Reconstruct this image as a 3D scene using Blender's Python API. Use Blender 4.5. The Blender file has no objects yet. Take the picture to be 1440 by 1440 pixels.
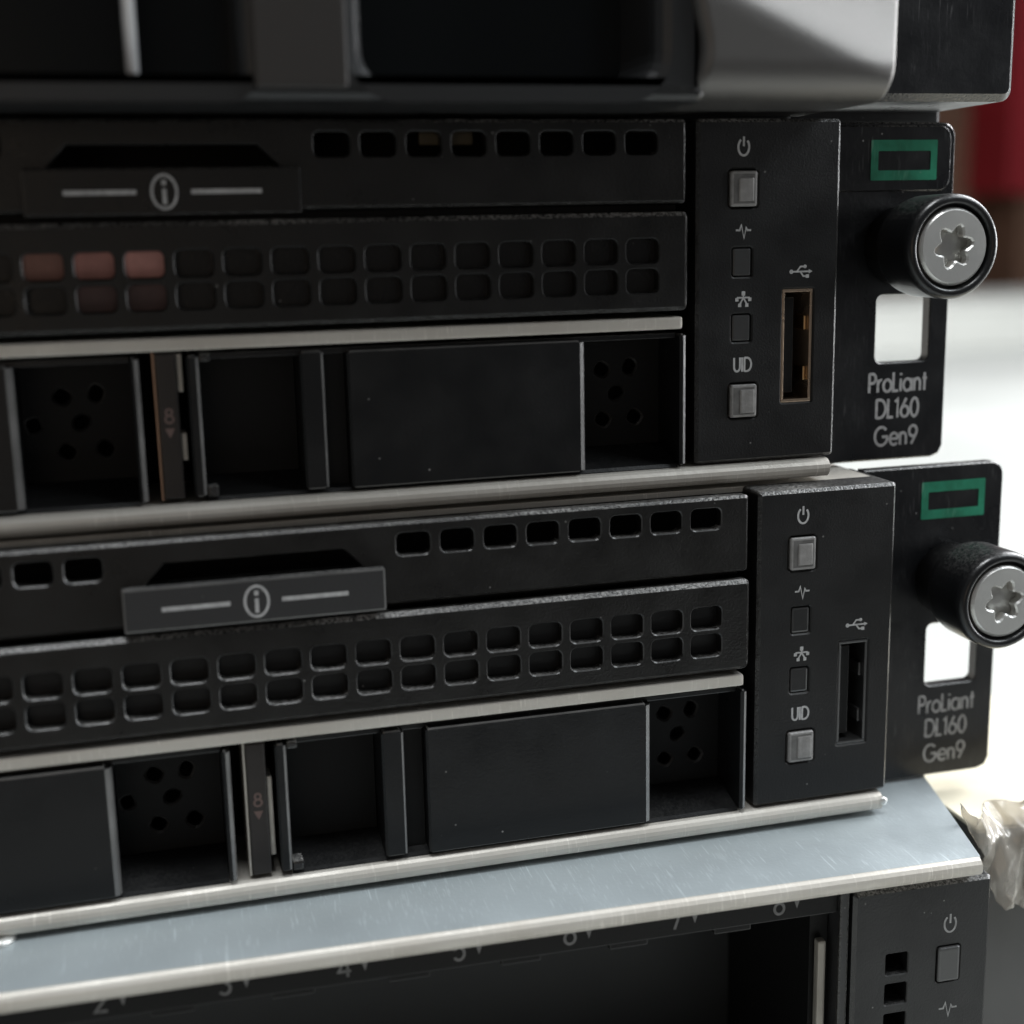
import bpy, bmesh, math, random
from mathutils import Vector, Matrix, noise
random.seed(7)
MM = 0.001
ZT = 46.0                       # the table top is z = 0; the lower black server's panel foot is 46 mm above it
scene = bpy.context.scene
col = scene.collection
PI = math.pi

# ------------------------------------------------------------------ camera
cam = bpy.data.cameras.new('camera')
cam_o = bpy.data.objects.new('camera', cam); col.objects.link(cam_o)
cam.sensor_width = 36.0
cam.lens = 36.0 * 1906.3 / 1440.0
cam.clip_start = 0.005; cam.clip_end = 30.0
PITCH, YAW, ROLL = 0.2059, 0.2642, -0.0219
fw = Vector((math.sin(YAW)*math.cos(PITCH), math.cos(YAW)*math.cos(PITCH), -math.sin(PITCH)))
rt = fw.cross(Vector((0, 0, 1))).normalized(); up = rt.cross(fw)
r2 = rt*math.cos(ROLL) + up*math.sin(ROLL); u2 = up*math.cos(ROLL) - rt*math.sin(ROLL)
m3 = Matrix((r2, u2, -fw)).transposed()
cam_o.matrix_world = Matrix.Translation(Vector((-91.18, -149.9, 73.9 + ZT))*MM) @ m3.to_4x4()
cam.dof.use_dof = True
cam.dof.focus_distance = 0.169
cam.dof.aperture_fstop = 12.5
scene.camera = cam_o

# ------------------------------------------------------------------ world, lamps, exposure
w = bpy.data.worlds.new('World'); scene.world = w; w.use_nodes = True
bg = w.node_tree.nodes['Background']
bg.inputs[0].default_value = (0.95, 0.97, 1.0, 1); bg.inputs[1].default_value = 0.10

def area(name, loc, aim, sx, sy, power, colr):
    l = bpy.data.lights.new(name, 'AREA'); l.shape = 'RECTANGLE'
    l.size = sx; l.size_y = sy; l.energy = power; l.color = colr
    o = bpy.data.objects.new(name, l); col.objects.link(o)
    o.location = loc
    o.rotation_euler = (Vector(aim) - Vector(loc)).to_track_quat('-Z', 'Y').to_euler()
    return o
# the tall window to the right of the stack, and the faint warm room behind the camera's left
area('front_window_lamp', (0.84, -0.30, 0.94), (0.0, 0.0, 0.10), 0.45, 0.6, 9.0, (0.90, 0.96, 1.0))
area('rear_window_lamp', (0.80, 0.28, 0.62), (0.22, 0.16, 0.0), 0.45, 0.5, 15.0, (0.97, 0.98, 1.0))
area('ceiling_lamp', (-0.15, -0.22, 1.4), (-0.05, 0.0, 0.05), 0.5, 0.4, 14.0, (0.95, 0.98, 1.0))
area('added_rim_lamp', (0.95, 0.0, 0.16), (0.0, 0.0, 0.06), 0.5, 0.28, 8.0, (0.97, 0.98, 1.0))  # low lamp added only to brighten right-facing edges and slot rims
area('room_lamp', (-0.45, -0.95, 0.12), (-0.06, 0.0, 0.08), 0.5, 0.4, 0.4, (1.0, 0.76, 0.54))

vs = scene.view_settings
scene.display_settings.display_device = 'sRGB'
vs.view_transform = 'Standard'; vs.look = 'None'; vs.exposure = 0.0; vs.gamma = 1.0
vs.use_curve_mapping = False

# ------------------------------------------------------------------ materials
def mat(name, base, rough=0.5, metal=0.0, bump=0.0, bump_scale=2500.0, dust=0.0, specks=0.0, spec=0.5,
        var=0.0, var_scale=60.0, rough_var=0.0, scratch=0.0, trans=0.0, coat=0.0, tint2=None, emit=None):
    m = bpy.data.materials.new(name); m.use_nodes = True
    nt = m.node_tree; N = nt.nodes; Lk = nt.links
    p = N['Principled BSDF']
    p.inputs['Roughness'].default_value = rough
    p.inputs['Metallic'].default_value = metal
    p.inputs['Specular IOR Level'].default_value = spec
    p.inputs['Transmission Weight'].default_value = trans
    p.inputs['Coat Weight'].default_value = coat
    tc = N.new('ShaderNodeTexCoord')
    c = N.new('ShaderNodeRGB'); c.outputs[0].default_value = (*base, 1)
    cur = c.outputs[0]
    def nz(scale, detail=3.0, rough_=0.6):
        n = N.new('ShaderNodeTexNoise'); n.inputs['Scale'].default_value = scale
        n.inputs['Detail'].default_value = detail; n.inputs['Roughness'].default_value = rough_
        Lk.new(tc.outputs['Object'], n.inputs['Vector']); return n.outputs['Fac']
    def ramp(sock, a, b, lo=0.0, hi=1.0):
        r = N.new('ShaderNodeMapRange'); r.clamp = True
        for i, v in ((1, a), (2, b), (3, lo), (4, hi)): r.inputs[i].default_value = v
        Lk.new(sock, r.inputs[0]); return r.outputs[0]
    def mix(a, b, f):
        x = N.new('ShaderNodeMix'); x.data_type = 'RGBA'
        Lk.new(f, x.inputs[0]); Lk.new(a, x.inputs[6])
        if isinstance(b, tuple): x.inputs[7].default_value = (*b, 1)
        else: Lk.new(b, x.inputs[7])
        return x.outputs[2]
    def mul(a, b):
        x = N.new('ShaderNodeMath'); x.operation = 'MULTIPLY'
        Lk.new(a, x.inputs[0])
        if isinstance(b, float): x.inputs[1].default_value = b
        else: Lk.new(b, x.inputs[1])
        return x.outputs[0]
    if var:
        t2 = tint2 or tuple(min(1, v*(1+var*1.6)) for v in base)
        cur = mix(cur, t2, ramp(nz(var_scale), 0.35, 0.7))
    if scratch:
        for rz, sc_, lo, reg, am in ((0.35, (2600, 120, 300), 0.66, 90.0, 1.0), (-0.5, (3600, 260, 300), 0.64, 55.0, 0.7), (0.1, (5200, 500, 300), 0.60, 130.0, 0.45)):
            mp = N.new('ShaderNodeMapping'); Lk.new(tc.outputs['Object'], mp.inputs['Vector'])
            mp.inputs['Rotation'].default_value = (0.1, 0.05, rz); mp.inputs['Scale'].default_value = sc_
            n = N.new('ShaderNodeTexNoise'); n.inputs['Scale'].default_value = 1.0; n.inputs['Detail'].default_value = 1.0
            Lk.new(mp.outputs[0], n.inputs['Vector'])
            f = mul(ramp(n.outputs['Fac'], lo, lo+0.08), ramp(nz(reg), 0.45, 0.62))
            cur = mix(cur, tuple(min(1.0, v*1.5+0.10) for v in base), mul(f, float(scratch*am)))
    if dust:
        g = N.new('ShaderNodeNewGeometry'); s = N.new('ShaderNodeSeparateXYZ'); Lk.new(g.outputs['True Normal'], s.inputs[0])
        f = mul(mul(ramp(s.outputs['Z'], 0.45, 0.8), ramp(nz(2600.0, 4.0, 0.75), 0.42, 0.62)), ramp(nz(38.0), 0.38, 0.60, 0.15, 1.0))
        cur = mix(cur, (0.46, 0.45, 0.43), mul(f, float(dust)))
    if specks:
        v = N.new('ShaderNodeTexVoronoi'); v.inputs['Scale'].default_value = 420.0
        Lk.new(tc.outputs['Object'], v.inputs['Vector'])
        f = mul(ramp(v.outputs['Distance'], 0.03, 0.065, 1.0, 0.0), ramp(nz(180.0), 0.5, 0.62))
        cur = mix(cur, (0.42, 0.41, 0.40), mul(f, float(specks)))
    Lk.new(cur, p.inputs['Base Color'])
    if emit:
        p.inputs['Emission Color'].default_value = (*emit[:3], 1); p.inputs['Emission Strength'].default_value = emit[3]
    if rough_var:
        Lk.new(ramp(nz(140.0, 4.0), 0.3, 0.7, max(0.03, rough-rough_var), min(1, rough+rough_var)), p.inputs['Roughness'])
    if bump:
        b = N.new('ShaderNodeBump'); b.inputs['Strength'].default_value = bump; b.inputs['Distance'].default_value = 0.0001
        Lk.new(nz(bump_scale, 3.0), b.inputs['Height']); Lk.new(b.outputs[0], p.inputs['Normal'])
    return m

M = {}
M['plastic'] = mat('black_plastic', (0.0082, 0.0077, 0.0072), 0.35, spec=0.4, bump=0.6, bump_scale=3200, dust=0.55, specks=0.7, rough_var=0.11)
M['panel'] = mat('black_panel_plastic', (0.0080, 0.0079, 0.0081), 0.44, spec=0.35, bump=0.5, bump_scale=3800, dust=0.95, specks=0.75, rough_var=0.10)
M['blank'] = mat('smooth_black_plastic', (0.0068, 0.0071, 0.0076), 0.36, spec=0.38, bump=0.25, bump_scale=2600, dust=0.03, specks=0.6, rough_var=0.10)
M['edge'] = mat('highlight_plastic_edge', (0.013, 0.0125, 0.012), 0.27, bump=0.9, bump_scale=2600, dust=1.0, spec=0.6, var=0.6, var_scale=500)  # chamfer tone lightened to lift the edge highlights; the dust is separate
M['edge_blank'] = mat('highlight_smooth_edge', (0.016, 0.0155, 0.015), 0.24, bump=0.35, bump_scale=1500, dust=0.7, spec=0.6, var=0.4, var_scale=300)  # smooth chamfers, likewise painted lighter for edge highlights
M['edge_grille'] = mat('grille_glint_edge', (0.007, 0.0068, 0.0066), 0.32, bump=0.5, bump_scale=900, spec=0.55, var=0.5, var_scale=150, tint2=(0.060, 0.058, 0.056))  # pale patches painted as broken glints along slot and hole rims
M['edge_soft'] = mat('grille_edge_dull', (0.0085, 0.0081, 0.0077), 0.45, spec=0.35)
M['edge_glint'] = mat('painted_glint_edge', (0.075, 0.074, 0.072), 0.30, bump=0.3, bump_scale=1200, spec=0.9, var=0.5, var_scale=200)  # highlight painted in: much lighter colour for edges that catch the light
M['dark'] = mat('dark_cavity_plastic', (0.0045, 0.0045, 0.0045), 0.6, spec=0.25, bump=0.3)
M['tab'] = mat('charcoal_tab_plastic', (0.022, 0.022, 0.023), 0.5, bump=0.35, bump_scale=3000, dust=0.6, specks=0.6)
M['ear'] = mat('black_painted_steel', (0.0075, 0.0079, 0.0092), 0.34, spec=0.42, bump=0.3, bump_scale=1500, dust=1.0, specks=0.75, scratch=0.35, rough_var=0.1)
M['knob'] = mat('black_knob_plastic', (0.006, 0.0063, 0.007), 0.33, bump=0.3, bump_scale=2200, dust=0.12, rough_var=0.08)
M['print'] = mat('grey_print', (0.34, 0.34, 0.34), 0.6, var=0.3, var_scale=1500)
M['print_dim'] = mat('worn_grey_print', (0.20, 0.20, 0.20), 0.6, var=0.5, var_scale=1200)
M['print_red'] = mat('reddish_print', (0.13, 0.085, 0.075), 0.6)
M['green'] = mat('green_print', (0.014, 0.15, 0.082), 0.32, var=0.9, var_scale=260, scratch=0.9, specks=0.8, tint2=(0.03, 0.29, 0.17))
M['steel'] = mat('zinc_steel', (0.60, 0.575, 0.525), 0.45, metal=0.3, bump=0.4, bump_scale=900, var=0.3, var_scale=70, scratch=0.4, rough_var=0.1, tint2=(0.50, 0.47, 0.42))
M['lid'] = mat('zinc_lid_steel', (0.42, 0.47, 0.49), 0.40, metal=0.45, bump=0.3, bump_scale=1600, var=0.10, var_scale=45, scratch=0.6, specks=0.8, rough_var=0.06)
M['screw'] = mat('satin_screw_steel', (0.60, 0.60, 0.58), 0.36, metal=0.7, bump=0.15, bump_scale=2600, rough_var=0.06)
M['usb'] = mat('tinned_usb_shell', (0.50, 0.38, 0.28), 0.30, metal=0.9, bump=0.2, rough_var=0.08)
M['gold'] = mat('gold_contact', (0.75, 0.50, 0.25), 0.3, metal=1.0)
M['lens'] = mat('clear_grey_lens', (0.10, 0.098, 0.095), 0.25, bump=0.4, bump_scale=900, var=0.4, var_scale=500, coat=0.5)
M['lens_in'] = mat('frosted_lens_core', (0.20, 0.195, 0.19), 0.3, bump=0.6, bump_scale=1400, var=0.3, var_scale=700)
M['led'] = mat('dark_smoked_lens', (0.018, 0.018, 0.018), 0.3, bump=0.3, bump_scale=900, coat=0.4)
M['lens_c'] = mat('smoked_lens', (0.04, 0.04, 0.04), 0.3, bump=0.4, bump_scale=900, coat=0.4)
M['panel_c'] = mat('charcoal_panel_plastic', (0.0072, 0.0074, 0.0078), 0.44, bump=0.5, bump_scale=3800, dust=0.12, specks=0.5, spec=0.4, rough_var=0.1)
M['bay'] = mat('blue_grey_bay_steel', (0.011, 0.0125, 0.0135), 0.5, bump=0.3, var=0.4, var_scale=25)
M['steel_warm'] = mat('dull_beige_steel', (0.23, 0.215, 0.19), 0.5, metal=0.2, var=0.3, var_scale=120)
M['print_faint'] = mat('faint_grey_print', (0.11, 0.11, 0.11), 0.6, var=0.5, var_scale=900)
M['copper'] = mat('copper_tinted_steel', (0.42, 0.27, 0.19), 0.35, metal=0.6)
M['strip'] = mat('brown_black_strip', (0.018, 0.0145, 0.013), 0.38, bump=0.3, dust=0.2)
M['pink_mid'] = mat('muted_salmon_slot_glow', (0.30, 0.135, 0.115), 0.6, var=0.3, var_scale=300)
M['pink_brown'] = mat('brown_salmon_slot_glow', (0.17, 0.08, 0.062), 0.6, var=0.3, var_scale=300)
M['pink'] = mat('salmon_slot_glow', (0.40, 0.19, 0.165), 0.6, var=0.25, var_scale=300)
M['pink_dim'] = mat('dull_salmon_slot_glow', (0.05, 0.026, 0.024), 0.6, var=0.4, var_scale=300)
M['beige'] = mat('beige_wire', (0.13, 0.11, 0.07), 0.6)
M['bezel'] = mat('black_bezel_plastic', (0.014, 0.0145, 0.015), 0.38, bump=0.35, bump_scale=2000, specks=0.2)
M['door'] = mat('gloss_black_door', (0.005, 0.0065, 0.0073), 0.25, spec=0.2)
M['pillar'] = mat('dark_taupe_plastic', (0.026, 0.023, 0.021), 0.45, bump=0.35, bump_scale=2400)
M['cheek'] = mat('silver_grey_paint', (0.135, 0.13, 0.125), 0.43, metal=0.8, bump=0.4, bump_scale=7500)
M['chrome'] = mat('satin_chrome', (0.92, 0.93, 0.94), 0.25, metal=0.2)
M['table'] = mat('white_table', (0.43, 0.44, 0.42), 0.5, var=0.15, var_scale=8)
M['carton'] = mat('cream_carton', (0.80, 0.74, 0.58), 0.7, bump=0.3, bump_scale=400, var=0.08, var_scale=40)
M['pale'] = mat('pale_grey_card', (0.42, 0.425, 0.40), 0.7, var=0.1, var_scale=10)
M['grey'] = mat('carton_side_shade', (0.085, 0.085, 0.083), 0.7, bump=0.3, bump_scale=400, var=0.15, var_scale=30)  # shade on the cream carton's sides, painted as dark grey
M['brown'] = mat('brown_carton', (0.12, 0.062, 0.038), 0.7, var=0.3, var_scale=6)
M['red'] = mat('red_carton', (0.25, 0.007, 0.014), 0.5, var=0.15, var_scale=6)
M['tape'] = mat('clear_crumpled_tape', (0.78, 0.75, 0.69), 0.18, bump=0.15, bump_scale=300, trans=0.7, var=0.2, var_scale=60, tint2=(0.62, 0.57, 0.49))

# ------------------------------------------------------------------ mesh helpers (millimetres)
def rrect(x0, x1, z0, z1, r, n=4):
    r = max(1e-4, min(r, (x1-x0)/2-1e-4, (z1-z0)/2-1e-4))
    pts = []
    for cx, cz, a0 in ((x1-r, z0+r, -PI/2), (x1-r, z1-r, 0), (x0+r, z1-r, PI/2), (x0+r, z0+r, PI)):
        for k in range(n+1):
            a = a0 + PI/2*k/n
            pts.append((cx+r*math.cos(a), cz+r*math.sin(a)))
    return pts
def circle(cx, cz, r, n=32):
    return [(cx+r*math.cos(2*PI*k/n), cz+r*math.sin(2*PI*k/n)) for k in range(n)]
def offset(loop, d):
    n = len(loop); out = []
    for i in range(n):
        a = Vector(loop[i-1]); b = Vector(loop[i]); c = Vector(loop[(i+1) % n])
        e1 = (b-a); e2 = (c-b)
        n1 = Vector((e1.y, -e1.x)); n2 = Vector((e2.y, -e2.x))
        if n1.length > 1e-9: n1.normalize()
        if n2.length > 1e-9: n2.normalize()
        s = n1+n2
        if s.length < 1e-6: s = n1
        s.normalize()
        k = max(0.4, s.dot(n1))
        out.append((b.x + s.x*d/k, b.y + s.y*d/k))
    return out

EDGE = {'dark': 'edge_blank', 'panel_c': 'edge', 'plastic': 'edge', 'panel': 'edge', 'blank': 'edge_blank', 'tab': 'edge', 'ear': 'edge', 'lens': 'lens_in', 'led': 'lens_c'}
class MB:
    def __init__(self): self.bm = bmesh.new()
    def _merge(self, b2):
        me = bpy.data.meshes.new('tmp'); b2.to_mesh(me); b2.free()
        self.bm.from_mesh(me); bpy.data.meshes.remove(me)
    def box(self, x0, x1, y0, y1, z0, z1, bev=0.0, seg=2):
        b = bmesh.new(); bmesh.ops.create_cube(b, size=1.0)
        for v in b.verts:
            v.co = Vector((x0+(v.co.x+.5)*(x1-x0), y0+(v.co.y+.5)*(y1-y0), z0+(v.co.z+.5)*(z1-z0)))
        if bev:
            big = set()
            r_ = bmesh.ops.bevel(b, geom=list(b.edges), offset=bev, segments=seg, affect='EDGES', profile=0.6)
            lim = max(bev*1.2, 0.02)
            for f in b.faces:
                nn = f.normal
                if max(abs(nn.x), abs(nn.y), abs(nn.z)) < 0.999: f.material_index = 1
        self._merge(b); return self
    def _strip(self, la, ya, lb, yb, flip=False, edge=0):
        bm = self.bm; n = len(la)
        va = [bm.verts.new((p[0], ya, p[1])) for p in la]; vb = [bm.verts.new((p[0], yb, p[1])) for p in lb]
        for i in range(n):
            f = (va[i], va[(i+1) % n], vb[(i+1) % n], vb[i])
            bm.faces.new(f if not flip else f[::-1]).material_index = edge
    def _fill(self, loops, y, front=True):
        b = bmesh.new(); es = []
        for lp in loops:
            vs_ = [b.verts.new((p[0], y, p[1])) for p in lp]
            for i in range(len(vs_)): es.append(b.edges.new((vs_[i], vs_[(i+1) % len(vs_)])))
        bmesh.ops.triangle_fill(b, edges=es, use_beauty=True, use_dissolve=False)
        for f in b.faces:
            f.normal_update()
            if (f.normal.y > 0) == front: f.normal_flip()
        self._merge(b)
    def plate(self, outer, holes=(), y0=0.0, y1=1.0, co=0.3, ch=0.15, back=True):
        """front at y0 (towards the viewer), back at y1; chamfered rims"""
        self._fill([offset(outer, -co) if co else outer] + [offset(h, ch) if ch else h for h in holes], y0, True)
        if co: self._strip(offset(outer, -co), y0, outer, y0+co, False, 1)
        self._strip(outer, y0+co, outer, y1)
        for h in holes:
            if ch: self._strip(offset(h, ch), y0, h, y0+ch, True, 2)
            self._strip(h, y0+ch, h, y1, True)
        if back: self._fill([outer]+list(holes), y1, False)
        return self
    def lathe(self, cx, cz, prof, n=48, caps=True):
        """profile [(radius, y), ...] from back to front, turned about the y axis"""
        bm = self.bm; rings = []
        for r, y in prof:
            rings.append([bm.verts.new((cx+r*math.cos(2*PI*k/n), y, cz+r*math.sin(2*PI*k/n))) for k in range(n)])
        for a, b in zip(rings, rings[1:]):
            for k in range(n): bm.faces.new((a[k], a[(k+1) % n], b[(k+1) % n], b[k])).smooth = True
        if caps:
            bm.faces.new(rings[0]); bm.faces.new(rings[-1][::-1])
        return self
    def prism_x(self, prof, x0, x1):
        """profile [(y, z), ...] swept along x"""
        bm = self.bm
        a = [bm.verts.new((x0, y, z)) for y, z in prof]; b = [bm.verts.new((x1, y, z)) for y, z in prof]
        n = len(prof)
        for i in range(n): bm.faces.new((a[i], a[(i+1) % n], b[(i+1) % n], b[i]))
        bm.faces.new(a[::-1]); bm.faces.new(b); return self
    def prism_z(self, prof, z0, z1):
        bm = self.bm
        a = [bm.verts.new((x, y, z0)) for x, y in prof]; b = [bm.verts.new((x, y, z1)) for x, y in prof]
        n = len(prof)
        for i in range(n): bm.faces.new((a[i], a[(i+1) % n], b[(i+1) % n], b[i]))
        bm.faces.new(a[::-1]); bm.faces.new(b); return self
    def stroke(self, pts, wd, y, closed=False):
        """flat printed line of ink on a face at depth y"""
        bm = self.bm; n = len(pts); L = []; R = []
        for i in range(n):
            p = Vector(pts[i])
            if closed: a = Vector(pts[i-1]); c = Vector(pts[(i+1) % n])
            else: a = Vector(pts[max(0, i-1)]); c = Vector(pts[min(n-1, i+1)])
            d1 = (p-a); d2 = (c-p)
            if d1.length < 1e-9: d1 = d2
            if d2.length < 1e-9: d2 = d1
            d1 = d1.normalized(); d2 = d2.normalized()
            t = d1+d2
            t = t.normalized() if t.length > 1e-6 else d1
            nn = Vector((-t.y, t.x)); k = max(0.55, nn.dot(Vector((-d1.y, d1.x))))
            L.append(bm.verts.new((p.x+nn.x*wd/2/k, y, p.y+nn.y*wd/2/k))); R.append(bm.verts.new((p.x-nn.x*wd/2/k, y, p.y-nn.y*wd/2/k)))
        for i in range(n if closed else n-1):
            j = (i+1) % n
            bm.faces.new((R[i], R[j], L[j], L[i]))
        return self
    def poly(self, pts, y):
        self.bm.faces.new([self.bm.verts.new((x, y, z)) for x, z in pts]); return self
    def build(self, name, m, parent=None, smooth=False, recalc=True, edge=None, rim=None):
        if recalc: bmesh.ops.recalc_face_normals(self.bm, faces=self.bm.faces)
        me = bpy.data.meshes.new(name)
        for v in self.bm.verts: v.co *= MM
        if smooth:
            for f in self.bm.faces: f.smooth = True
        self.bm.to_mesh(me); self.bm.free()
        me.materials.append(M[m])
        me.materials.append(M[edge or EDGE.get(m, m)])
        me.materials.append(M[rim or edge or EDGE.get(m, m)])
        o = bpy.data.objects.new(name, me); col.objects.link(o)
        if parent is not None: o.parent = parent
        return o

def thing(name, label, cat, loc=(0, 0, 0), rotz=0.0, group=None):
    o = bpy.data.objects.new(name, None); col.objects.link(o)
    o.empty_display_size = 0.01
    o.location = Vector(loc)*MM; o.rotation_euler = (0, 0, rotz)
    tag(o, label, cat, group); return o
def tag(o, label=None, cat=None, group=None, kind=None):
    if label: o['label'] = label
    if cat: o['category'] = cat
    if group: o['group'] = group
    if kind: o['kind'] = kind
    return o

# ------------------------------------------------------------------ lettering drawn as ink strokes
def arc(cx, cy, rx, ry, a0, a1, n=14):
    return [(cx+rx*math.cos(math.radians(a0+(a1-a0)*k/n)), cy+ry*math.sin(math.radians(a0+(a1-a0)*k/n))) for k in range(n+1)]
GL = {
 'P': ([[(0.04, 0), (0.04, 1)], [(0.04, .97)]+arc(.28, .73, .24, .24, 90, -90)+[(0.04, .49)]], .66),
 'r': ([[(0.04, 0), (0.04, .66)], arc(.30, .36, .26, .28, 180, 80, 8)], .42),
 'o': ([arc(.34, .33, .30, .31, 0, 360, 22)], .76),
 'L': ([[(0.04, 1), (0.04, .04), (.42, .04)]], .54),
 'i': ([[(0.06, 0), (0.06, .66)], [(0.06, .84), (0.06, .95)]], .24),
 'a': ([arc(.34, .33, .30, .31, 0, 360, 22), [(.66, 0), (.66, .66)]], .84),
 'n': ([[(0.04, 0), (0.04, .66)], [(.04, .36)]+arc(.26, .38, .22, .25, 180, 0, 10)+[(.48, 0)]], .66),
 't': ([[(.16, 0), (.16, .92)], [(0, .63), (.34, .63)]], .40),
 'D': ([[(0.04, 0), (0.04, 1)], [(.04, .97)]+arc(.28, .5, .42, .47, 90, -90, 16)+[(.04, .03)]], .84),
 '1': ([[(0.0, .82), (.2, .98), (.2, 0)]], .40),
 '6': ([arc(.32, .31, .28, .28, 0, 360, 22), [(.09, .46), (.42, 1.0)]], .72),
 '9': ([arc(.32, .69, .28, .28, 0, 360, 22), [(.55, .54), (.22, 0.0)]], .72),
 '0': ([arc(.32, .5, .27, .48, 0, 360, 26)], .74),
 'G': ([arc(.50, .5, .47, .48, 42, 352, 24), [(.54, .47), (.99, .47)]], 1.10),
 'e': ([arc(.33, .33, .30, .31, 0, 318, 20), [(.04, .34), (.62, .34)]], .74),
 'U': ([[(.04, 1), (.04, .34)]+arc(.33, .34, .29, .31, 180, 360, 12)+[(.62, 1)]], .78),
 'I': ([[(.05, 0), (.05, 1)]], .24),
 '2': ([arc(.30, .71, .26, .26, 165, -35, 12)+[(.04, .04), (.60, .04)]], .72),
 '3': ([arc(.28, .74, .22, .23, 150, -80, 12), arc(.28, .27, .26, .25, 85, -150, 14)], .68),
 '4': ([[(.48, 0), (.48, 1), (.03, .26), (.64, .26)]], .74),
 '5': ([[(.52, .97), (.16, .97), (.10, .55)]+arc(.28, .32, .27, .29, 125, -150, 14)], .68),
 '7': ([[(.02, .96), (.56, .96), (.18, 0)]], .66),
 '8': ([arc(.30, .75, .21, .22, 0, 360, 18), arc(.30, .27, .27, .26, 0, 360, 20)], .68),
}
def text(mb, s, cx, cz, h, wd, y, xs=1.0):
    tot = sum(GL[c][1] for c in s)*h*xs - 0.1*h
    x = cx - tot/2; k = 0
    for c in s:
        st, adv = GL[c]
        for pl in st:
            closed = len(pl) > 6 and abs(pl[0][0]-pl[-1][0]) < 1e-4 and abs(pl[0][1]-pl[-1][1]) < 1e-4
            q = [(x+px*h*xs, cz-h/2+pz*h) for px, pz in (pl[:-1] if closed else pl)]
            mb.stroke(q, wd, y-0.004*(k % 5), closed); k += 1
        x += adv*h*xs
def power_icon(mb, cx, cz, r, wd, y):
    mb.stroke([(cx+r*.72*math.cos(math.radians(a)), cz+r*math.sin(math.radians(a))) for a in range(122, 419, 11)], wd, y)
    mb.stroke([(cx, cz+r*1.22), (cx, cz+r*0.1)], wd, y-0.006)
def heart_icon(mb, cx, cz, s, wd, y):
    mb.stroke([(cx+s*a, cz+s*b) for a, b in ((-1, 0), (-.5, 0), (-.28, .62), (.08, -.95), (.34, .3), (.5, 0), (1, 0))], wd, y)
def net_icon(mb, cx, cz, s, wd, y):
    mb.poly([(cx-.22*s, cz+.35*s), (cx+.22*s, cz+.35*s), (cx+.22*s, cz+.85*s), (cx-.22*s, cz+.85*s)], y)
    for dx, dz in ((-.82, -.1), (.82, -.1), (-.45, -.75), (.45, -.75)):
        mb.poly([(cx+dx*s-.2*s, cz+dz*s-.2*s), (cx+dx*s+.2*s, cz+dz*s-.2*s), (cx+dx*s+.2*s, cz+dz*s+.2*s), (cx+dx*s-.2*s, cz+dz*s+.2*s)], y-0.004)
    mb.stroke([(cx-.82*s, cz+.12*s), (cx+.82*s, cz+.12*s)], wd, y-0.008)
    mb.stroke([(cx, cz+.4*s), (cx, cz+.1*s), (cx-.42*s, cz-.6*s)], wd, y-0.012)
    mb.stroke([(cx, cz+.1*s), (cx+.42*s, cz-.6*s)], wd, y-0.016)
def usb_icon(mb, cx, cz, s, wd, y):
    mb.stroke([(cx-s, cz), (cx+.85*s, cz)], wd, y)
    mb.poly([(cx+.75*s, cz-.2*s), (cx+1.12*s, cz), (cx+.75*s, cz+.2*s)], y-0.004)
    mb.poly(circle(cx-s, cz, .2*s, 12), y-0.006)
    mb.stroke([(cx-.45*s, cz), (cx-.1*s, cz+.45*s), (cx+.3*s, cz+.45*s)], wd, y-0.008)
    mb.stroke([(cx-.1*s, cz), (cx+.2*s, cz-.42*s), (cx+.5*s, cz-.42*s)], wd, y-0.010)
    mb.poly(circle(cx+.36*s, cz+.45*s, .17*s, 12), y-0.012)
    mb.poly([(cx+.45*s, cz-.58*s), (cx+.78*s, cz-.58*s), (cx+.78*s, cz-.26*s), (cx+.45*s, cz-.26*s)], y-0.014)

# ------------------------------------------------------------------ setting: the white table
tb = MB().box(-600, 1900, -110, 1900, -30, 0, 2.0).build('table', 'table'); tag(tb, 'white table top under the stacked servers', kind='structure')

# ------------------------------------------------------------------ the one-unit servers
XL = -414.0
P_SLOT = 5.1923; XS0 = -26.17
PITCH_BAY = 64.4
def lip_profile(y0, y1, z0, z1, n=8):
    r = (z1-z0)/2; zc = (z0+z1)/2
    p = [(y1, z0)]
    return p + [(y0+r-r*math.sin(PI*k/n), zc-r*math.cos(PI*k/n)) for k in range(n+1)][0:] + [(y1, z1)]

def thumbscrew(root, cx, cz, ear_y, front_y):
    k = MB().lathe(cx, cz, [(5.0, ear_y-0.02), (5.0, ear_y-3.2), (5.5, ear_y-4.4), (6.15, ear_y-5.0), (6.35, ear_y-6.0), (6.45, front_y+1.6), (6.4, front_y+0.7),
        (6.1, front_y+0.15), (5.75, front_y), (5.35, front_y+0.05), (5.1, front_y+0.5), (5.0, front_y+1.5)], 56).build('thumbscrew', 'knob', root)
    star = []
    for i in range(48):
        a = 2*PI*i/48; star.append((cx+(2.2+0.48*math.cos(6*a))*math.cos(a+.2), cz+(2.2+0.48*math.cos(6*a))*math.sin(a+.2)))
    MB().plate(circle(cx, cz, 4.75, 48), [star], front_y+0.12, front_y+1.45, co=0.35, ch=0.22, back=False).build('screw_head', 'screw', k)
    MB().lathe(cx, cz, [(3.2, front_y+2.2), (3.2, front_y+1.46), (0.3, front_y+1.44)], 24).build('drive_socket', 'screw', k)
    return k

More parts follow.
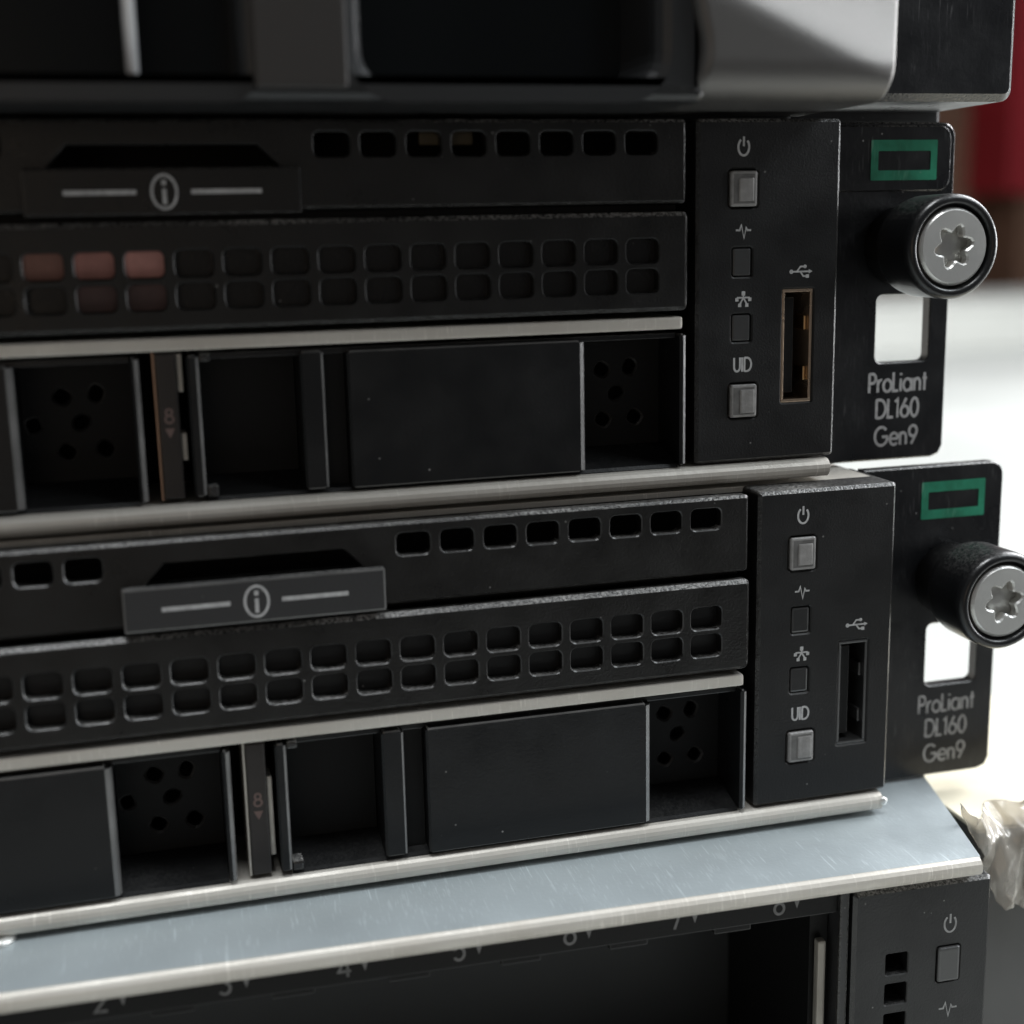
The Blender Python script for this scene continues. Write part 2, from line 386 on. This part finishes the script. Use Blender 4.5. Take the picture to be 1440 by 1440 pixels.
def one_unit_server(label, loc, rotz, upper):
    t = thing('rack_server', label, 'server', loc, rotz, 'black one unit rack servers')
    D = 360.0
    # steel chassis and its hemmed front lip, the top cover
    MB().box(-433, -0.6, 14.2, D, -3.2, 40.6).build('chassis', 'steel', t)
    lip = MB().prism_x(lip_profile(-0.9, 14.0, -2.65, -0.25), -433, -0.9).build('bottom_lip', 'steel', t)
    if not upper: MB().lathe(-0.8, -1.3, [(0.1, -0.98), (0.4, -0.95), (0.6, -0.75), (0.6, -0.3)][::-1], 16).build('corner_bead', 'screw', lip)
    MB().box(-433, -0.8, 4.9, D, 40.7, 41.46, 0.15).build('top_cover', 'steel', t)
    MB().box(-414, -19.3, 12.4, 14.0, 0.1, 40.5).build('inner_wall', 'dark', t)

    # upper grille strip
    holes = []
    n_slot = 75
    yu = -0.18
    for k in range(n_slot):
        if 8 <= k <= 13: continue
        xc = XS0 - P_SLOT*k
        holes.append(rrect(xc-2.0, xc+2.0, 37.35, 40.05, 0.7, 3))
    holes.append([(-92.6, 36.35), (-68.3, 36.35), (-70.6, 38.75), (-90.4, 38.75)])
    MB().plate(rrect(XL, -20.5, 31.75, 41.35, 0.45), holes, yu, yu+1.6, co=0.35, ch=0.13).build('upper_grille', 'plastic', t, rim='edge_soft' if upper else 'edge_grille')
    if upper:
        MB().box(-65.2, -64.2, 2.6, 3.4, 37.7, 40.2, 0.3).build('loose_wire', 'beige', t)
        MB().box(-52.0, -45.6, 3.0, 3.9, 38.7, 40.6, 0.35).build('loose_wire', 'beige', t)
    # pull tab with the information mark
    ty = -0.75 if upper else -1.25
    tabp = MB().box(-95.1, -66.1, ty, 1.35, 31.4, 36.35, 0.22).build('information_tab', 'tab' if not upper else 'plastic', t, edge=None if upper else 'edge_glint')
    ink = MB()
    ink.stroke([(-91.0, 33.82), (-83.6, 33.82)], 0.5, ty-0.02)
    ink.stroke([(-77.9, 33.82), (-70.4, 33.82)], 0.5, ty-0.02)
    ink.stroke([(-80.7+1.3*math.cos(a*PI/16), 33.82+1.75*math.sin(a*PI/16)) for a in range(32)], 0.30, ty-0.02, True)
    ink.stroke([(-80.7, 32.5), (-80.7, 34.15)], 0.42, ty-0.03)
    ink.stroke([(-80.7, 34.5), (-80.7, 35.05)], 0.46, ty-0.03)
    ink.build('information_mark', 'print', tabp)
    # lower grille strip, two rows of slots over a dark backing
    holes = []
    for zc in (26.26, 22.74):
        for k in range(n_slot):
            xc = XS0 - P_SLOT*k
            holes.append(rrect(xc-2.05, xc+2.05, zc-1.45, zc+1.45, 0.75, 3))
    yl = -0.55
    gr = MB().plate(rrect(XL, -20.3, 19.1, 30.75, 0.7), holes, yl, yl+1.5, co=0.5, ch=0.13).build('lower_grille', 'plastic', t, rim='edge_soft' if upper else 'edge_grille')
    MB().box(XL+0.4, -20.7, yl+1.55, yl+2.3, 19.4, 30.4).build('grille_backing', 'plastic' if upper else 'blank', gr)
    MB().box(XL, -20.9, 2.2, 10.0, 30.9, 31.6).build('grille_shelf', 'dark', t)
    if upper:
        for k in (11, 12, 13):  # invented plugs; salmon tones stand in for pinkish light in the slots
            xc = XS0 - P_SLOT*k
            MB().box(xc-2.3, xc+2.3, yl+0.72, yl+1.52, 24.86, 27.66, 0.1).build('pink_glow_insert', ('pink', 'pink_mid', 'pink_brown')[k-11], gr)
            if k != 13: MB().box(xc-2.3, xc+2.3, yl+0.9, yl+1.52, 21.3, 24.14, 0.1).build('dull_pink_glow_insert', 'pink_dim', gr)
    # bright edge of the drive cage shelf
    MB().box(XL, -20.9, -0.25, 12.2, 16.85, 18.35, 0.3).build('cage_shelf', 'steel', t)

    # drive blanks
    for i in range(6):
        b = -PITCH_BAY*i
        fr = MB()
        fr.box(b-78.3, b-21.3, 1.2, 9.6, 15.7, 16.35, 0.1)                  # roof
        fr.prism_x([(0.3, -0.15), (9.6, -0.15), (9.6, 2.2), (6.0, 2.0), (0.6, 0.25)], b-78.3, b-21.3)  # sloping floor
        fo = fr.build('drive_blank', 'blank', t)
        def glint_edged(x0, x1, ya, yb, z0, z1, c, nm_):
            mb = MB(); k = 0.25
            mb.prism_z([(x0+k, ya), (x1-c, ya), (x1-c*0.35, ya+c*0.3), (x1, ya+c), (x1, yb), (x0, yb), (x0, ya+k)], z0+k, z1-k)
            for f in mb.bm.faces:
                f.normal_update()
                if abs(f.normal.z) < 0.1 and f.normal.x > 0.2 and f.normal.y < -0.2: f.material_index = 1  # only right-facing chamfers take the painted highlight
            mb.box(x0+k, x1-c, ya+k, yb-0.1, z0, z1, 0.2)
            return mb.build(nm_, 'blank', fo, edge='edge_glint')
        glint_edged(b-61.9, b-33.35, -0.4, 9.0, 0.15, 16.05, 0.75, 'front_plate')
        glint_edged(b-21.25, b-20.35, -0.35, 9.6, 0.05, 16.3, 0.5, 'side_wall')
        MB().box(b-64.5, b-62.0, 1.6, 8.6, 0.4, 15.6, 0.1).build('hinge_recess', 'dark', fo)
        glint_edged(b-67.2, b-64.55, -0.15, 8.6, 0.3, 16.2, 0.28, 'latch_bar')
        glint_edged(b-79.65, b-78.35, -0.25, 9.6, 0.35, 16.3, 0.32, 'side_wall')
        MB().box(b-78.2, b-67.3, 5.6, 6.6, 1.9, 15.6).build('finger_recess', 'dark', fo)
        hs = []
        for (hx, hz) in ((-28.9, 11.7), (-25.2, 11.9), (-27.0, 8.7), (-28.8, 5.4), (-24.6, 5.5), (-32.2, 8.6)):
            hs.append([(b+hx+(0.85+0.12*math.sin(3*hx+k))*math.cos(2*PI*k/12), hz+(0.9+0.12*math.cos(5*hz+k))*math.sin(2*PI*k/12)) for k in range(12)])
        MB().plate(rrect(b-33.3, b-21.3, 2.05, 15.6, 0.2), hs, 6.6, 7.6, co=0, ch=0.25).build('perforated_panel', 'dark', fo, rim='edge_grille')
        for z0, z1 in ((0.0, 1.5), (15.2, 16.4)):
            MB().box(b-78.3, b-77.0, -0.1, 2.2, z0+0.3, z1, 0.3).build('corner_clip', 'tab', fo)
        # bay number strip beside the blank
        st = MB().box(b-83.0, b-80.75, 0.15, 3.2, 0.3, 16.6, 0.25).build('bay_number_strip', 'strip', t)
        MB().box(b-83.3, b-83.05, 0.35, 8.0, 0.2, 16.7, 0.08).build('strip_edge', 'copper' if upper else 'steel', st)
        for z0, z1 in ((2.2, 12.0),) if not upper else ((12.2, 16.4), (4.5, 7.6)):
            MB().box(b-80.7, b-80.1, 1.0, 4.0, z0, z1, 0.15).build('steel_tongue', 'steel', st)
        nb = MB()
        if i == 0:
            text(nb, '8', b-81.9, 9.7, 1.6, 0.24, 0.12)
            nb.poly([(b-82.45, 8.3), (b-81.35, 8.3), (b-81.9, 7.2)], 0.12)
            nb.build('bay_number', 'print_red', st)
        else: nb.bm.free()

    # control panel at the right-hand end
    hb = [rrect(-14.95, -11.05, 31.0, 35.6, 0.5), rrect(-14.4, -11.7, 22.8, 26.4, 0.35), rrect(-14.4, -11.7, 14.9, 18.4, 0.35), rrect(-14.7, -10.75, 5.4, 9.9, 0.5), rrect(-7.55, -3.3, 7.05, 21.2, 0.2, 2)]
    cp = MB().plate(rrect(-19.05, 0.0, 0.0, 41.45, 0.5), hb, 0.0, 11.0, co=0.42, ch=0.18, back=False).build('control_panel', 'panel', t, rim='edge_soft')
    MB().box(-18.6, -0.5, 11.02, 14.1, 0.4, 40.6).build('panel_back', 'dark', cp)
    pb = MB().box(-14.75, -11.25, -0.25, 3.0, 31.2, 35.4, 0.35, 3).build('power_button', 'lens', cp)
    MB().box(-13.75, -11.7, -0.36, 0.4, 31.8, 34.6, 0.2).build('button_core', 'lens_in', pb)
    MB().box(-14.25, -11.85, 0.1, 3.0, 22.95, 26.25, 0.25).build('health_indicator', 'lens_c' if upper else 'led', cp)
    MB().box(-14.25, -11.85, 0.1, 3.0, 15.05, 18.25, 0.25).build('network_indicator', 'lens_c' if upper else 'led', cp)
    ub = MB().box(-14.5, -10.95, -0.3, 3.0, 5.6, 9.7, 0.35, 3).build('identity_button', 'lens', cp)
    MB().box(-13.3, -11.3, -0.42, 0.4, 6.1, 9.1, 0.2).build('button_core', 'lens_in', ub)
    ik = MB()
    power_icon(ik, -13.05, 38.15, 0.98, 0.26, -0.02)
    heart_icon(ik, -12.95, 28.4, 1.0, 0.22, -0.02)
    net_icon(ik, -12.85, 20.2, 1.05, 0.2, -0.02)
    text(ik, 'UID', -12.85, 12.15, 1.75, 0.26, -0.02, 0.78)
    usb_icon(ik, -5.1, 23.25, 1.35, 0.2, -0.02)
    ik.build('panel_markings', 'print', cp)
    sh = MB()
    sh.box(-7.5, -3.35, 0.15, 10.5, 20.75, 21.15, 0.1); sh.box(-7.5, -3.35, 0.15, 10.5, 7.1, 7.5, 0.1)
    sh.box(-3.75, -3.35, 0.18, 10.5, 7.5, 20.75, 0.1); sh.box(-7.5, -7.15, 0.18, 10.5, 7.5, 20.75, 0.1)
    us = sh.build('usb_port', 'usb' if upper else 'steel_dark', cp)
    MB().box(-6.9, -5.4, 1.2, 10.4, 8.2, 20.1, 0.1).build('usb_tongue', 'dark', us)
    for z in (10.6, 16.9):
        MB().box(-4.15, -3.78, 0.9, 6.0, z-0.9, z+0.9, 0.18).build('usb_spring', 'gold' if upper else 'steel_dark', us)

    # right-hand mounting ear
    e0, e1 = 8.05, 9.75
    ear = MB().plate([(-0.1, -2.75), (19.4, -2.75), (20.6, -2.3), (21.15, -1.2)] + rrect(10, 21.15, 20, 41.6, 1.9, 5)[6:12] + [(-0.1, 41.6)],
                     [rrect(10.3, 18.3, 10.5, 19.5, 0.9)], e0, e1, co=0.2, ch=0.15).build('mounting_ear', 'ear', t)
    MB().box(-0.1, 0.0, 0.9, e0, 1.0, 40.2).build('ear_web', 'ear', ear)
    if upper:
        MB().plate(rrect(2.0, 20.4, 32.9, 41.2, 1.6, 5), [], e0-0.22, e0-0.01, co=0.15).build('tag_plate', 'ear', ear)
    gy = e0 - (0.24 if upper else 0.02)
    gl = MB()
    gl.plate(rrect(8.6, 18.3, 34.3, 39.4, 0.1, 1), [rrect(9.65, 17.35, 35.55, 38.0, 0.1, 1)], gy-0.03, gy-0.005, co=0, ch=0).build('green_frame_mark', 'green', ear)
    lt = MB()
    text(lt, 'ProLiant', 13.8, 7.85, 2.6, 0.37, e0-0.02, 0.76)
    text(lt, 'DL160', 13.9, 4.3, 2.6, 0.37, e0-0.02, 0.8)
    text(lt, 'Gen9', 13.8, 0.55, 2.6, 0.37, e0-0.02, 0.8)
    lt.build('model_lettering', 'print' if upper else 'print_dim', ear)
    thumbscrew(t, 13.1, 25.85, e0, -5.0)
    MB().box(-455, -433.2, e0, e1, -2.75, 41.6, 0.3).build('mounting_ear', 'ear', t)
    MB().box(-433, XL-0.3, 0, 12, 0, 41.4, 0.4).build('end_panel', 'panel', t)
    return t

M['steel_dark'] = mat('dull_usb_shell', (0.13, 0.13, 0.13), 0.35, metal=0.9)
sB = one_unit_server('black rack server lying directly on the bare zinc lid, its charcoal tab standing proud', (0, 0, ZT), 0.0, False)
sA = one_unit_server('black rack server with three pink grille slots, sandwiched under the silver cheeked server', (-6.73, 4.36, ZT+44.73), 0.0065, True)

# ------------------------------------------------------------------ bottom server: zinc lid, bay numbers
C = thing('rack_server', 'lowest server with scratched bare zinc lid and numbered empty drive bays', 'server', (0, -16.0, ZT), -0.0336)
lid = MB().prism_z([(-434, 1.0), (4.2, 1.0), (10.6, 25.5), (10.6, 380), (-434, 380)], -4.3, -3.2).build('lid', 'lid', C)
MB().prism_x([(2.2, -5.45), (0.75, -5.45), (0.3, -5.25), (0.02, -4.8), (0.0, -4.3), (0.1, -3.85), (0.4, -3.45), (0.8, -3.25), (1.0, -3.215), (2.2, -3.215)], -434, 4.0).build('rolled_edge', 'steel', lid)
MB().lathe(0, 0, [(2.2, 0.0), (2.1, -0.5), (1.5, -0.85), (0.7, -0.6), (0.3, -0.1)], 24, True).build('lid_screw', 'screw', lid)
sc = [o for o in lid.children if o.name.startswith('lid_screw')][0]
sc.rotation_euler = (-PI/2, 0, 0); sc.location = Vector((-112.2, 12.4, -3.2))*MM
MB().box(-433, 3.0, 60.0, 379, -45.9, -4.35).build('chassis', 'steel', C)
MB().box(-433, -14.0, 2.6, 4.0, -8.9, -4.4, 0.15).build('header_strip', 'dark', C, edge='edge_soft')
MB().box(-433, -14.2, 4.1, 59.5, -5.2, -4.4).build('bay_ceiling', 'dark', C)
MB().box(-433, -14.2, 4.0, 59.5, -45.8, -44.6).build('bay_floor', 'dark', C)
MB().box(-16.6, -14.2, 4.8, 59.0, -44.5, -5.3).build('bay_wall', 'dark', C)
MB().box(-433, -16.8, 30.0, 31.0, -44.5, -5.3).build('bay_back', 'bay', C)
nm = MB()
for i, ch in enumerate('8765432'):
    x = -20.9 - 13.15*i
    text(nm, ch, x-0.9, -6.7, 2.7, 0.34, 2.57, 0.85)
    nm.poly([(x+0.75, -5.5), (x+2.15, -5.5), (x+1.45, -7.6)], 2.56)
nm.build('bay_numbers', 'print_faint', C)
for i in range(9):
    x = -27.5 - 13.15*i
    MB().box(x-2.4, x+2.4, 3.2, 5.2, -9.9, -8.95, 0.2).build('latch_notch', 'dark', C, edge='edge_soft')
MB().box(-16.1, -15.0, 3.4, 4.6, -45.0, -13.0, 0.3).build('bay_side_plate', 'steel_warm', C)
MB().box(-14.0, -12.7, 2.0, 40, -45.8, -5.6, 0.3).build('grey_upright', 'tab', C)
vents = [rrect(-7.9, -4.9, zc-1.45, zc+1.45, 0.25, 2) for zc in (-16.4, -20.5, -24.6, -28.7, -32.8)]
pc = MB().plate(rrect(-12.4, 6.4, -45.6, -6.2, 0.6), vents + [rrect(-0.95, 2.35, -19.9, -14.9, 0.4)], 1.4, 11.0, co=0.45, ch=0.12).build('control_panel', 'panel_c', C, edge='edge_blank', rim='edge_soft')
MB().box(-12.2, 6.2, 11.2, 30, -45.5, -6.6).build('panel_back', 'dark', pc)
bt = MB().box(-0.8, 2.2, 1.1, 4.0, -19.75, -15.05, 0.35, 3).build('power_button', 'lens_dark', pc) if 'lens_dark' in M else MB().box(-0.8, 2.2, 1.1, 4.0, -19.75, -15.05, 0.35, 3).build('power_button', 'led', pc)
ik = MB(); power_icon(ik, 0.75, -12.0, 1.1, 0.26, 1.38); heart_icon(ik, 0.95, -23.6, 1.25, 0.24, 1.38)
ik.build('panel_markings', 'print_dim', pc)

# ------------------------------------------------------------------ top server: openings, silver cheek, ear block
Dv = thing('rack_server', 'topmost server with black openings, a chrome bar and a silver grey cheek', 'server', (0, 0, ZT))
Z0 = 86.35
MB().box(-440, -9.5, 12.0, 380, Z0+0.0, 174, 0.8).build('chassis', 'bezel', Dv)
MB().box(-9.0, 16.2, 19.2, 380, Z0+0.05, 174, 0.6).build('chassis_side', 'bezel', Dv)
y0 = -10.0
def big_plate(outer, holes, name, m):
    mb = MB()
    # rims rounded in four steps
    loops_o = [(offset(outer, -1.6), y0), (offset(outer, -0.75), y0+0.25), (offset(outer, -0.22), y0+0.8), (outer, y0+1.7), (outer, 11.9)]
    mb._fill([loops_o[0][0]] + [offset(h, 1.9) for h in holes], y0, True)
    for (a, ya), (b, yb) in zip(loops_o, loops_o[1:]): mb._strip(a, ya, b, yb)
    for h in holes:
        ls = [(offset(h, 1.9), y0), (offset(h, 0.95), y0+0.3), (offset(h, 0.3), y0+0.95), (h, y0+1.9), (h, 0.9)]
        for (a, ya), (b, yb) in zip(ls, ls[1:]): mb._strip(a, ya, b, yb, True)
    o = mb.build(name, m, Dv, smooth=False)
    return o
hol = [rrect(-190, -80.0, 88.55, 168, 0.8), rrect(-67.5, -36.6, 88.55, 168, 3.2, 6), rrect(-300, -204, 88.55, 168, 0.8)]
big_plate(rrect(-440, -30.6, 86.75, 173, 1.0), hol, 'bezel_frame', 'bezel')
MB().box(-78.5, -69.3, -10.9, -9.6, 87.9, 170, 0.45, 3).build('bezel_pillar', 'pillar', Dv)
MB().box(-438, -31, 1.0, 11.5, 87.2, 172).build('glossy_door', 'door', Dv)
rod = MB()
bm = rod.bm
rings = []
for z in (89.1, 89.5, 168.0):
    r = 0.4 if z == 89.1 else 0.62
    rings.append([bm.verts.new((-89.85+r*math.cos(2*PI*k/16), -8.0+r*math.sin(2*PI*k/16), z)) for k in range(16)])
for a, b in zip(rings, rings[1:]):
    for k in range(16): bm.faces.new((a[k], a[(k+1) % 16], b[(k+1) % 16], b[k])).smooth = True
bm.faces.new(rings[0]); bm.faces.new(rings[-1])
rb_ = rod.build('chrome_bar', 'chrome', Dv)
MB().box(-90.1, -89.5, -7.5, 1.0, 90.5, 167, 0.1).build('bar_mount', 'door', rb_)
# the cheek: shell with an invented upper right facet, shaped to carry a light patch
ck = MB(); bm = ck.bm
nx, nz = 90, 110
cx0, cx1, cz0, cz1 = -33.0, -8.75, 87.0, 150.0
def smooth(t): return t*t*(3-2*t)
grid = []
for j in range(nz+1):
    row = []
    tz = j/nz; z = cz0 + (cz1-cz0)*(tz**1.8)
    for i in range(nx+1):
        bulge = 1.5*math.exp(-((z-92.0)/4.5)**2)
        xa = cx0 + bulge*0.9
        x = xa + (cx1-xa)*i/nx
        y = -11.2
        # rolled bottom and left edges
        d = z-cz0; R = 4.2
        if d < R: y += R - math.sqrt(max(0, R*R-(R-d)**2))
        d = x-xa; R = 1.4
        if d < R: y += R - math.sqrt(max(0, R*R-(R-d)**2))
        d = cx1-x; R = 0.5
        if d < R: y += R - math.sqrt(max(0, R*R-(R-d)**2))
        # facet beyond the diagonal crease
        s = ((x+27.0)*0.40 + (z-97.0)*0.917)
        q = 0.9
        e = 0.5*(s + math.sqrt(s*s+q*q)) - 0.0
        rec = 10.0*math.tanh(0.052*max(0.0, e-0.12))
        y += rec; x += 0.62*rec*i/nx
        row.append(bm.verts.new((x, y, z)))
    grid.append(row)
for j in range(nz):
    for i in range(nx): bm.faces.new((grid[j][i], grid[j][i+1], grid[j+1][i+1], grid[j+1][i])).smooth = True
# returns to the bezel on the right and below
def ret(line, dx, dz, yb):
    back = [bm.verts.new((v.co.x+dx, yb, v.co.z+dz)) for v in line]
    for i in range(len(line)-1): bm.faces.new((line[i], line[i+1], back[i+1], back[i]))
ret([grid[j][nx] for j in range(nz+1)], 0, 0, 30.0); ret(grid[0], 0, 0, 11.9); ret([grid[j][0] for j in range(nz+1)], 0, 0, 11.9); ret(grid[nz], 0, 0, 30.0)
ck.build('silver_cheek', 'cheek', Dv, recalc=True)
# ear block to the right of the cheek
eb = MB(); prof = []
b2 = bmesh.new()
MB_ = MB(); MB_.plate(rrect(-8.6, 16.95, 88.2, 150, 1.6, 5), [], 4.0, 19.0, co=0.9)
MB_.build('mounting_ear', 'ear', Dv)
b2.free(); eb.bm.free()

# ------------------------------------------------------------------ things right of and behind the stack
ct = thing('carton', 'small cream carton with its shaded sides painted grey, standing beside the zinc lid', 'carton', (0, 0, 0))
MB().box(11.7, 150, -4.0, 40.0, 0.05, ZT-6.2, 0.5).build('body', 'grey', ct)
MB().box(11.5, 150.3, -4.3, 17.8, ZT-6.15, ZT-5.5, 0.2).build('flap', 'carton', ct)
MB().box(11.5, 150.3, 18.0, 40.3, ZT-6.15, ZT-5.5, 0.2).build('flap', 'carton', ct)

# crumpled tape: an irregular sheet, folded over the carton's edge
out = [(7.2, -0.4), (8.2, -4.0), (10.2, -7.9), (10.9, -11.6), (13.4, -15.6), (15.6, -15.2), (18, -17.4), (24, -18), (32, -17), (38, -14), (38, -3.6), (30, -2.6), (17, -3.0), (12.7, -3.6), (9.2, -2.4)]
b3 = bmesh.new()
vs3 = [b3.verts.new((x, 0, z)) for x, z in out]
es3 = [b3.edges.new((vs3[i], vs3[(i+1) % len(vs3)])) for i in range(len(vs3))]
bmesh.ops.triangle_fill(b3, edges=es3, use_beauty=True)
for _ in range(5):
    bmesh.ops.subdivide_edges(b3, edges=list(b3.edges), cuts=1, use_grid_fill=True)
    bmesh.ops.beautify_fill(b3, faces=list(b3.faces), edges=list(b3.edges)) if False else None
for v in b3.verts:
    x, z = v.co.x, v.co.z
    def tri(t): return abs((t % 1.0)*2-1)*2-1
    n1 = sum(tri(x*a + z*b_ + c_) for a, b_, c_ in ((0.10, 0.035, 0.1), (0.13, -0.05, 0.45)))/2
    n2 = sum(tri(x*a + z*b_ + c_) for a, b_, c_ in ((0.23, 0.11, 0.7), (-0.19, 0.16, 0.2), (0.31, 0.02, 0.9)))/3
    n3 = noise.noise(Vector((x*0.9, z*0.7, 9.1)))
    lean = max(0.0, z+6.0)*1.6*min(1.0, max(0.0, (x-9.0)/4.0))            # the top folds back over the carton
    y = -6.8 - 1.9*n1 - 0.35*n2 - 0.15*n3 + lean
    v.co = Vector((x + 0.3*n3, y, z + 0.35*n2))
mbt = MB(); mbt._merge(b3)
tp = mbt.build('crumpled_tape', 'tape', None, smooth=True)
tp.location = (0, 0, ZT*MM)
sm = tp.modifiers.new('thick', 'SOLIDIFY'); sm.thickness = 0.00018
tag(tp, 'crumpled clear packing tape hanging over the cream carton front edge', 'tape')

bx = thing('cardboard_box', 'tall brown cardboard box far behind the servers, left of the red box', 'box', (930, 1500, 0))
MB().box(-100, 95, 0, 260, 0.2, 330, 3).build('body', 'brown', bx)
MB().box(-102, 97, -2, 128, 330.3, 333, 1).build('flap', 'brown', bx)
MB().box(-102, 97, 130, 262, 330.3, 333, 1).build('flap', 'brown', bx)
lb = thing('cardboard_box', 'low brown cardboard box far behind, carrying the red box', 'box', (1060, 1420, 0))
MB().box(-30, 260, 0, 260, 0.2, 148, 3).build('body', 'brown', lb)
MB().box(-32, 262, -2, 262, 148.3, 151, 1).build('flap', 'brown', lb)
rb = thing('red_box', 'red box on top of the low brown cardboard box', 'box', (1060, 1420, 151.2))
MB().box(-60, 200, -15, 200, 0, 260, 2).build('body', 'red', rb)
MB().box(-61, 201, -16, 201, 260.2, 285, 2).build('box_lid', 'red', rb)
pg = thing('added_grey_box', 'low pale grey box added to dim the far white table, before the cardboard boxes', 'box', (640, 950, 0))  # made up: its grey stands in for weaker light on the far table
MB().box(-190, 180, 0, 160, 0.2, 40, 3).build('body', 'pale', pg)
MB().box(-192, 182, -2, 162, 40.2, 46, 2).build('box_lid', 'pale', pg)
